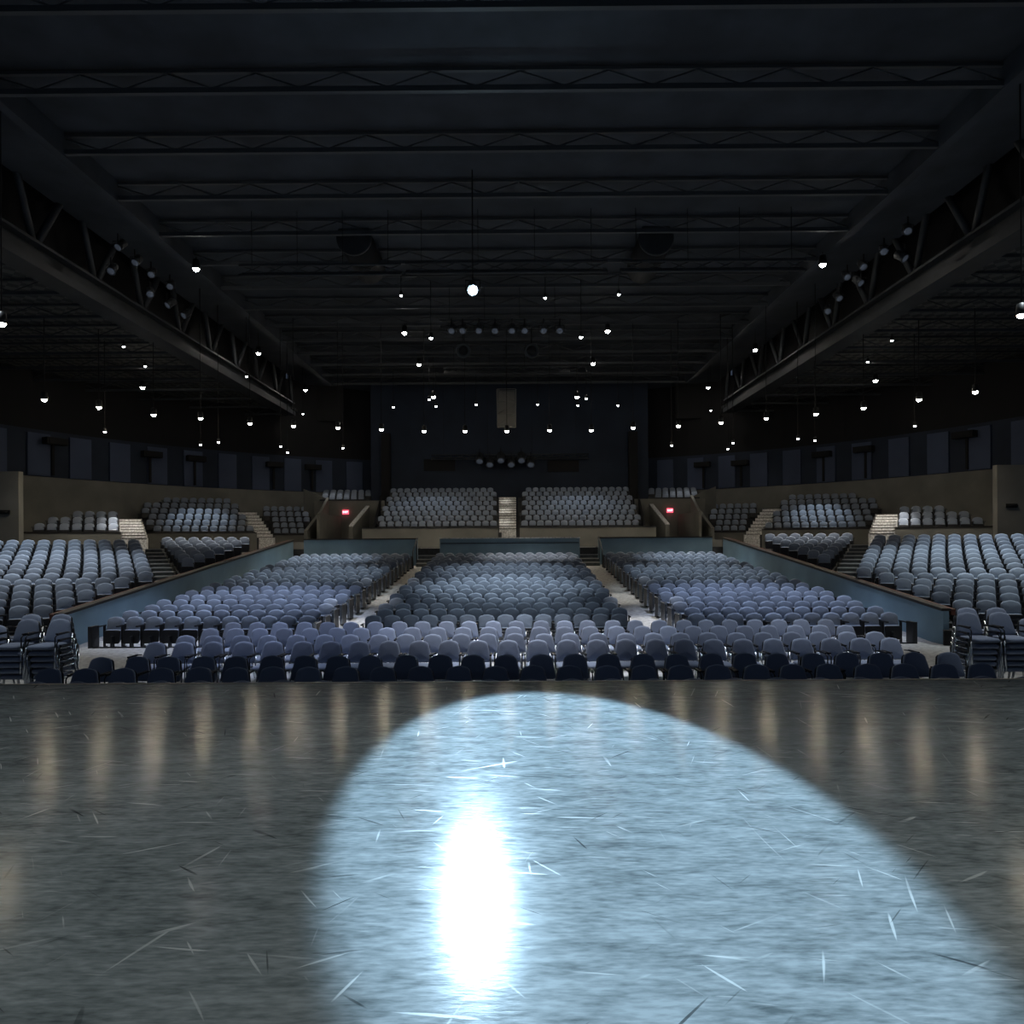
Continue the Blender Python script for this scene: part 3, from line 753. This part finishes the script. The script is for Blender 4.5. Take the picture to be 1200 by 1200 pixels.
# dim stage spotlights hung from the bars
def small_spot(px, py, D, r, label, group, aim=(0, -1, -1.2), lens='bulbf'):
    p = at(px, py, D); t = empty('stage_spotlight', p); tag(t, label, 'spotlight', group)
    m = aim_mtx(Vector((0, 0, 0)), Vector(aim))
    bm = new_bm(); lathe(bm, [(r*.6, r*3), (r, r*2.6), (r, r*.6), (r*1.15, 0), (r*.9, 0), (r*.85, r*.3)], 12, m); obj('housing', bm, 'steel', t)
    bm = new_bm(); lathe(bm, [(r*.86, r*.06), (r*.86, -.005), (r*.3, -.02)], 12, m); obj('lens', bm, lens, t)
    bm = new_bm(); tube(bm, [(0, 0, r), (0, 0, r*3.5)], .03, 5); tube(bm, [(-r*1.3, 0, 0), (-r*1.3, 0, r*1.6), (r*1.3, 0, r*1.6), (r*1.3, 0, 0)], .015, 4); obj('yoke', bm, 'black', t)
for i, px in enumerate((529, 542, 561, 580, 600, 615, 637, 656)): small_spot(px, 388, 30.8, .16, f'dim spotlight, {ORD[i]} from the left on the short centre truss', 'eight small spotlights on the centre truss')
for i, (px, py) in enumerate(((562, 541), (574, 545), (587, 540), (599, 545), (611, 540), (622, 545))):
    small_spot(px, py, 51.0, .28, f'dim spotlight, {ORD[i]} from the left on the back wall truss', 'six small spotlights at the back wall')
random.seed(3)
for s, side, pts in ((-1, 'left', [(138, 290), (130, 318), (158, 308), (177, 322), (199, 336), (215, 370), (196, 358), (176, 345)]), (1, 'right', [(1064, 271), (1036, 295), (1061, 303), (1012, 313), (1009, 332), (993, 325), (984, 350), (970, 365)])):
    for i, (px, py) in enumerate(pts):
        d = ray(px, py); D = (s*14.6-EYE.x)/d.x
        small_spot(px, py, D, .15, f'dim stage spotlight, {ORD[i]} of eight hanging in the {side} roof slot', f'stage spotlights in the {side} roof slot', (random.uniform(-.8, .8), -1, -1.2))
# round speakers
for j, (px, py) in enumerate(((543, 411), (623, 411))):
    p = at(px, py, 32.0); t = empty('round_speaker', p); tag(t, f'dark round hanging speaker, {"left" if j==0 else "right"} of the pair above centre', 'speaker')
    m = aim_mtx(Vector((0, 0, 0)), Vector((0, -1, -.5)))
    bm = new_bm(); lathe(bm, [(.18, .5), (.28, .4), (.33, .1), (.36, 0), (.30, -.02), (.24, .06)], 18, m); obj('cabinet', bm, 'steel', t)
    bm = new_bm(); lathe(bm, [(.22, .05), (.22, .03), (.08, .0)], 16, m); obj('cone', bm, 'black', t)
    bm = new_bm(); tube(bm, [(0, 0, .2), (0, 0, 1.1)], .03, 5); obj('hanger', bm, 'black', t)
# pale ladder cage
a, c = at(583, 457, 40), at(604, 457, 40); zb = at(594, 500, 40).z
t = empty('hanging_cage', ((a.x+c.x)/2, 40, zb)); tag(t, 'pale narrow hanging cage with crossed bars over the hall centre', 'hanging cage')
h = a.z-zb; w = (c.x-a.x)/2
bm = new_bm()
for x in (-w, w):
    for yy in (-.25, .25): tube(bm, [(x, yy, 0), (x*1.05, yy, h)], .035, 5)
for z in (0, h*.33, h*.66, h): tube(bm, [(-w, -.25, z), (w, -.25, z)], .03, 5); tube(bm, [(-w, .25, z), (w, .25, z)], .03, 5)
obj('frame', bm, 'screen', t)
bm = new_bm(); tube(bm, [(-w, -.25, .1), (w, -.25, h*.33)], .03, 5); tube(bm, [(-w, -.25, h*.33), (w, -.25, h*.6)], .03, 5); tube(bm, [(w, -.25, h*.66), (-w, -.25, h)], .03, 5); obj('brace', bm, 'screen', t)
bm = new_bm(); box(bm, -w*.95, w*.95, .22, .27, .05, h*.98); obj('back_sheet', bm, 'screen', t)
bm = new_bm(); tube(bm, [(0, 0, h), (0, 0, 14.3-zb)], .03, 5); obj('hanger', bm, 'black', t)
# round ventilation ducts near the top
for j, (px, py) in enumerate(((425, 298), (760, 298))):
    p = at(px, py, 28); t = empty('ventilation_duct', p); tag(t, f'large round black ventilation duct under the roof, {"left" if j==0 else "right"} of centre', 'duct')
    m = Matrix.Rotation(PI/2, 4, 'X')
    bm = new_bm(); lathe(bm, [(.6, -1.5), (.65, -1.5), (.65, 1.5), (.6, 1.5)], 28, m); obj('duct_body', bm, 'black', t)
    bm = new_bm(); lathe(bm, [(.65, 1.45), (.69, 1.47), (.69, 1.53), (.65, 1.55), (.6, 1.54)], 28, m); obj('flange', bm, 'steel', t)

# ------------------------------------------------ place the fixed seats
def in_view(p):
    v = RM.to_3x3().transposed() @ (p-EYE); return -v.z > 1 and -30 < CX+F*v.x/-v.z < 1230
SEATS = [s_ for s_ in SEATS if in_view(s_[0])]
SEATS.sort(key=lambda s_: s_[0].y)
near, far = SEATS[:300], SEATS[300:]
for pos, rz, label in near:
    place('auditorium_seat', SEAT_PARTS, pos, rz, label, 'seat', 'fixed seats of the floor blocks and side terraces')
lo = seat_meshes(3)
tmpl_v, tmpl_f, tmpl_m = [], [], []
for n, bmx, m in lo:
    bmesh.ops.recalc_face_normals(bmx, faces=bmx.faces)
    base = len(tmpl_v); bmx.verts.index_update()
    tmpl_v += [v.co.copy() for v in bmx.verts]
    for f in bmx.faces: tmpl_f.append([base+v.index for v in f.verts]); tmpl_m.append(0 if m == 'cloth' else 1)
    bmx.free()
V, Fc, Mi = [], [], []
for pos, rz, label in far:
    mt_ = Matrix.Translation(pos) @ Matrix.Rotation(rz+random.uniform(-.03, .03), 4, 'Z'); base = len(V)
    V += [mt_ @ v for v in tmpl_v]; Fc += [[base+i for i in f] for f in tmpl_f]; Mi += tmpl_m
me = bpy.data.meshes.new('distant_seats'); me.from_pydata(V, [], Fc); me.materials.append(M['cloth']); me.materials.append(M['shell'])
me.polygons.foreach_set('material_index', Mi); me.polygons.foreach_set('use_smooth', [m == 0 for m in Mi]); me.update()
o = link('auditorium_seats', me); o['kind'] = 'stuff'; tag(o, 'blue-grey fixed seats of the rear rows, upper tiers and balcony', 'seats')
print('SEATS', len(near), len(far), 'verts', len(V))

# ---------------------------------------------------------------- lighting
W = bpy.data.worlds.new('world'); SC.world = W; W.use_nodes = True
W.node_tree.nodes['Background'].inputs[0].default_value = (.40, .55, .85, 1)
W.node_tree.nodes['Background'].inputs[1].default_value = .05
COOL, NEUT, WARM, VIO = (.80, .91, 1), (1, .97, .93), (1, .84, .62), (.66, .75, 1)
# arc lamps throw light down around themselves
for i, p in enumerate(arcp):
    spot(p-Vector((0, 0, .15)), (p.x*1.05, p.y+2.0, 2), 110, 95, (1, .94, .86), .8, .1)
# unseen wash spots added to lift the stage floor: (from x,y)->(target) power, cone, colour
for x in (-9, -3, 3, 9): spot((x, -1.5, 13.9), (x, .6, 1), 900, 62, (.93, 1, .97), .35, .3)
POOLS = [   # spot above, point lit, power, cone, colour
    ((0.3, 13.5, 13.8), (.3, 14.9, .8), 6500, 34, (.88, .92, 1)),
    ((-5, 13, 13.8), (-4.6, 14.6, .8), 3300, 30, VIO), ((6, 13, 13.8), (5.6, 14.6, .8), 3000, 30, (.8, .88, 1)),
    ((0, 22, 13.8), (0, 23.3, 1.2), 5200, 34, COOL), ((0, 26, 13.8), (0, 27.6, 1.6), 3000, 34, COOL), ((.8, 32, 13.8), (1, 33.0, 2), 3600, 28, NEUT),
    ((0, 17, 13.8), (0, 18.8, 1.2), 1500, 34, COOL),
    ((-7.5, 19, 13.8), (-7.6, 20.4, 1.2), 5000, 40, VIO), ((7.5, 19, 13.8), (7.6, 20.6, 1.2), 4600, 40, VIO),
    ((-8, 30.8, 13.8), (-8.8, 32.3, 2), 3600, 30, COOL), ((8, 30.8, 13.8), (8.8, 32.3, 2), 3600, 30, COOL),
    ((-7, 25.5, 13.8), (-7.6, 26.8, 1.6), 2600, 36, COOL), ((7, 25.5, 13.8), (7.6, 26.8, 1.6), 2600, 36, COOL),
    ((-4.4, 20.5, 14), (-4.3, 20.5, .5), 3800, 12, NEUT), ((4.4, 20.5, 14), (4.3, 20.5, .5), 3800, 12, NEUT),
    ((-4.3, 25, 14), (-4.25, 25, 1), 2200, 13, NEUT), ((4.3, 25, 14), (4.25, 25, 1), 2200, 13, NEUT),
    ((-15.0, 21, 12.0), (-15.2, 23, 1.6), 3200, 44, (.86, .93, 1)), ((15.0, 21, 12.0), (15.2, 23, 1.6), 3200, 44, (.84, .95, 1)),
    ((-16, 16.5, 12.0), (-14, 18.5, 1.6), 1500, 44, (.86, .93, 1)), ((16, 16.5, 12.0), (14, 18.5, 1.6), 1500, 44, (.84, .95, 1)),
    ((-18.5, 24, 12.0), (-18.5, 25.7, 2), 2400, 40, COOL), ((18.5, 24, 12.0), (18.5, 25.7, 2), 2400, 40, COOL),
    ((-13.5, 29, 12.0), (-13.2, 30.5, 2), 1900, 34, NEUT), ((13.5, 29, 12.0), (13.2, 30.5, 2), 1900, 34, NEUT),
    ((-9.5, 12, 12.8), (-9.8, 14.6, 0), 650, 44, NEUT), ((9.5, 12, 12.8), (9.8, 14.6, 0), 650, 44, NEUT),
    ((-8.6, 10.4, 12.8), (-8.3, 12, 1), 900, 22, COOL), ((9, 10.4, 12.8), (8.9, 12, 1), 900, 22, COOL),  # spots added to brighten the chair stacks, no fixture modelled
    ((-20.5, 32.5, 11.8), (-19.5, 35.0, 3.3), 4200, 19, (1, .94, .86)), ((20.5, 32.5, 11.8), (19.5, 35.0, 3.3), 4200, 19, (1, .94, .86)),
    ((-17, 43, 13), (-16.6, 45.6, 4), 5200, 17, (1, .92, .84)), ((17, 43, 13), (16.6, 45.6, 4), 5200, 17, (1, .92, .84)),
    ((-.3, 44.2, 13), (-.3, 44.8, 4), 5000, 8, NEUT), ((-.3, 46.2, 13), (-.3, 46.9, 4.5), 5000, 8, NEUT), ((-.3, 48, 13), (-.3, 48.8, 5), 3500, 8, NEUT),
    ((-5.5, 44.5, 13), (-5.5, 46.5, 4.5), 450, 50, COOL), ((5, 44.5, 13), (5, 46.5, 4.5), 550, 50, COOL),
    ((-20, 41.5, 11.8), (-19.8, 43.6, 4), 1500, 36, COOL), ((20, 41.5, 11.8), (19.8, 43.6, 4), 1500, 36, COOL),
    ((-13, 48, 13), (-13.2, 50.5, 4), 450, 36, NEUT), ((13, 48, 13), (13.2, 50.5, 4), 450, 36, NEUT),
]
for src, dst, pw, dg, colr in POOLS:
    if dg > 25: src = (src[0]*.3+dst[0]*.7, src[1]*.2+dst[1]*.8, src[2])
    spot(src, dst, pw*1.1, dg, colr, .85, .15)

SC.cycles.use_denoising = True
SC.cycles.max_bounces = 4
SC.cycles.sample_clamp_indirect = 4
SC.view_settings.view_transform = 'AgX'
SC.view_settings.look = 'None'
SC.view_settings.view_transform = 'Standard'
SC.view_settings.exposure = .55
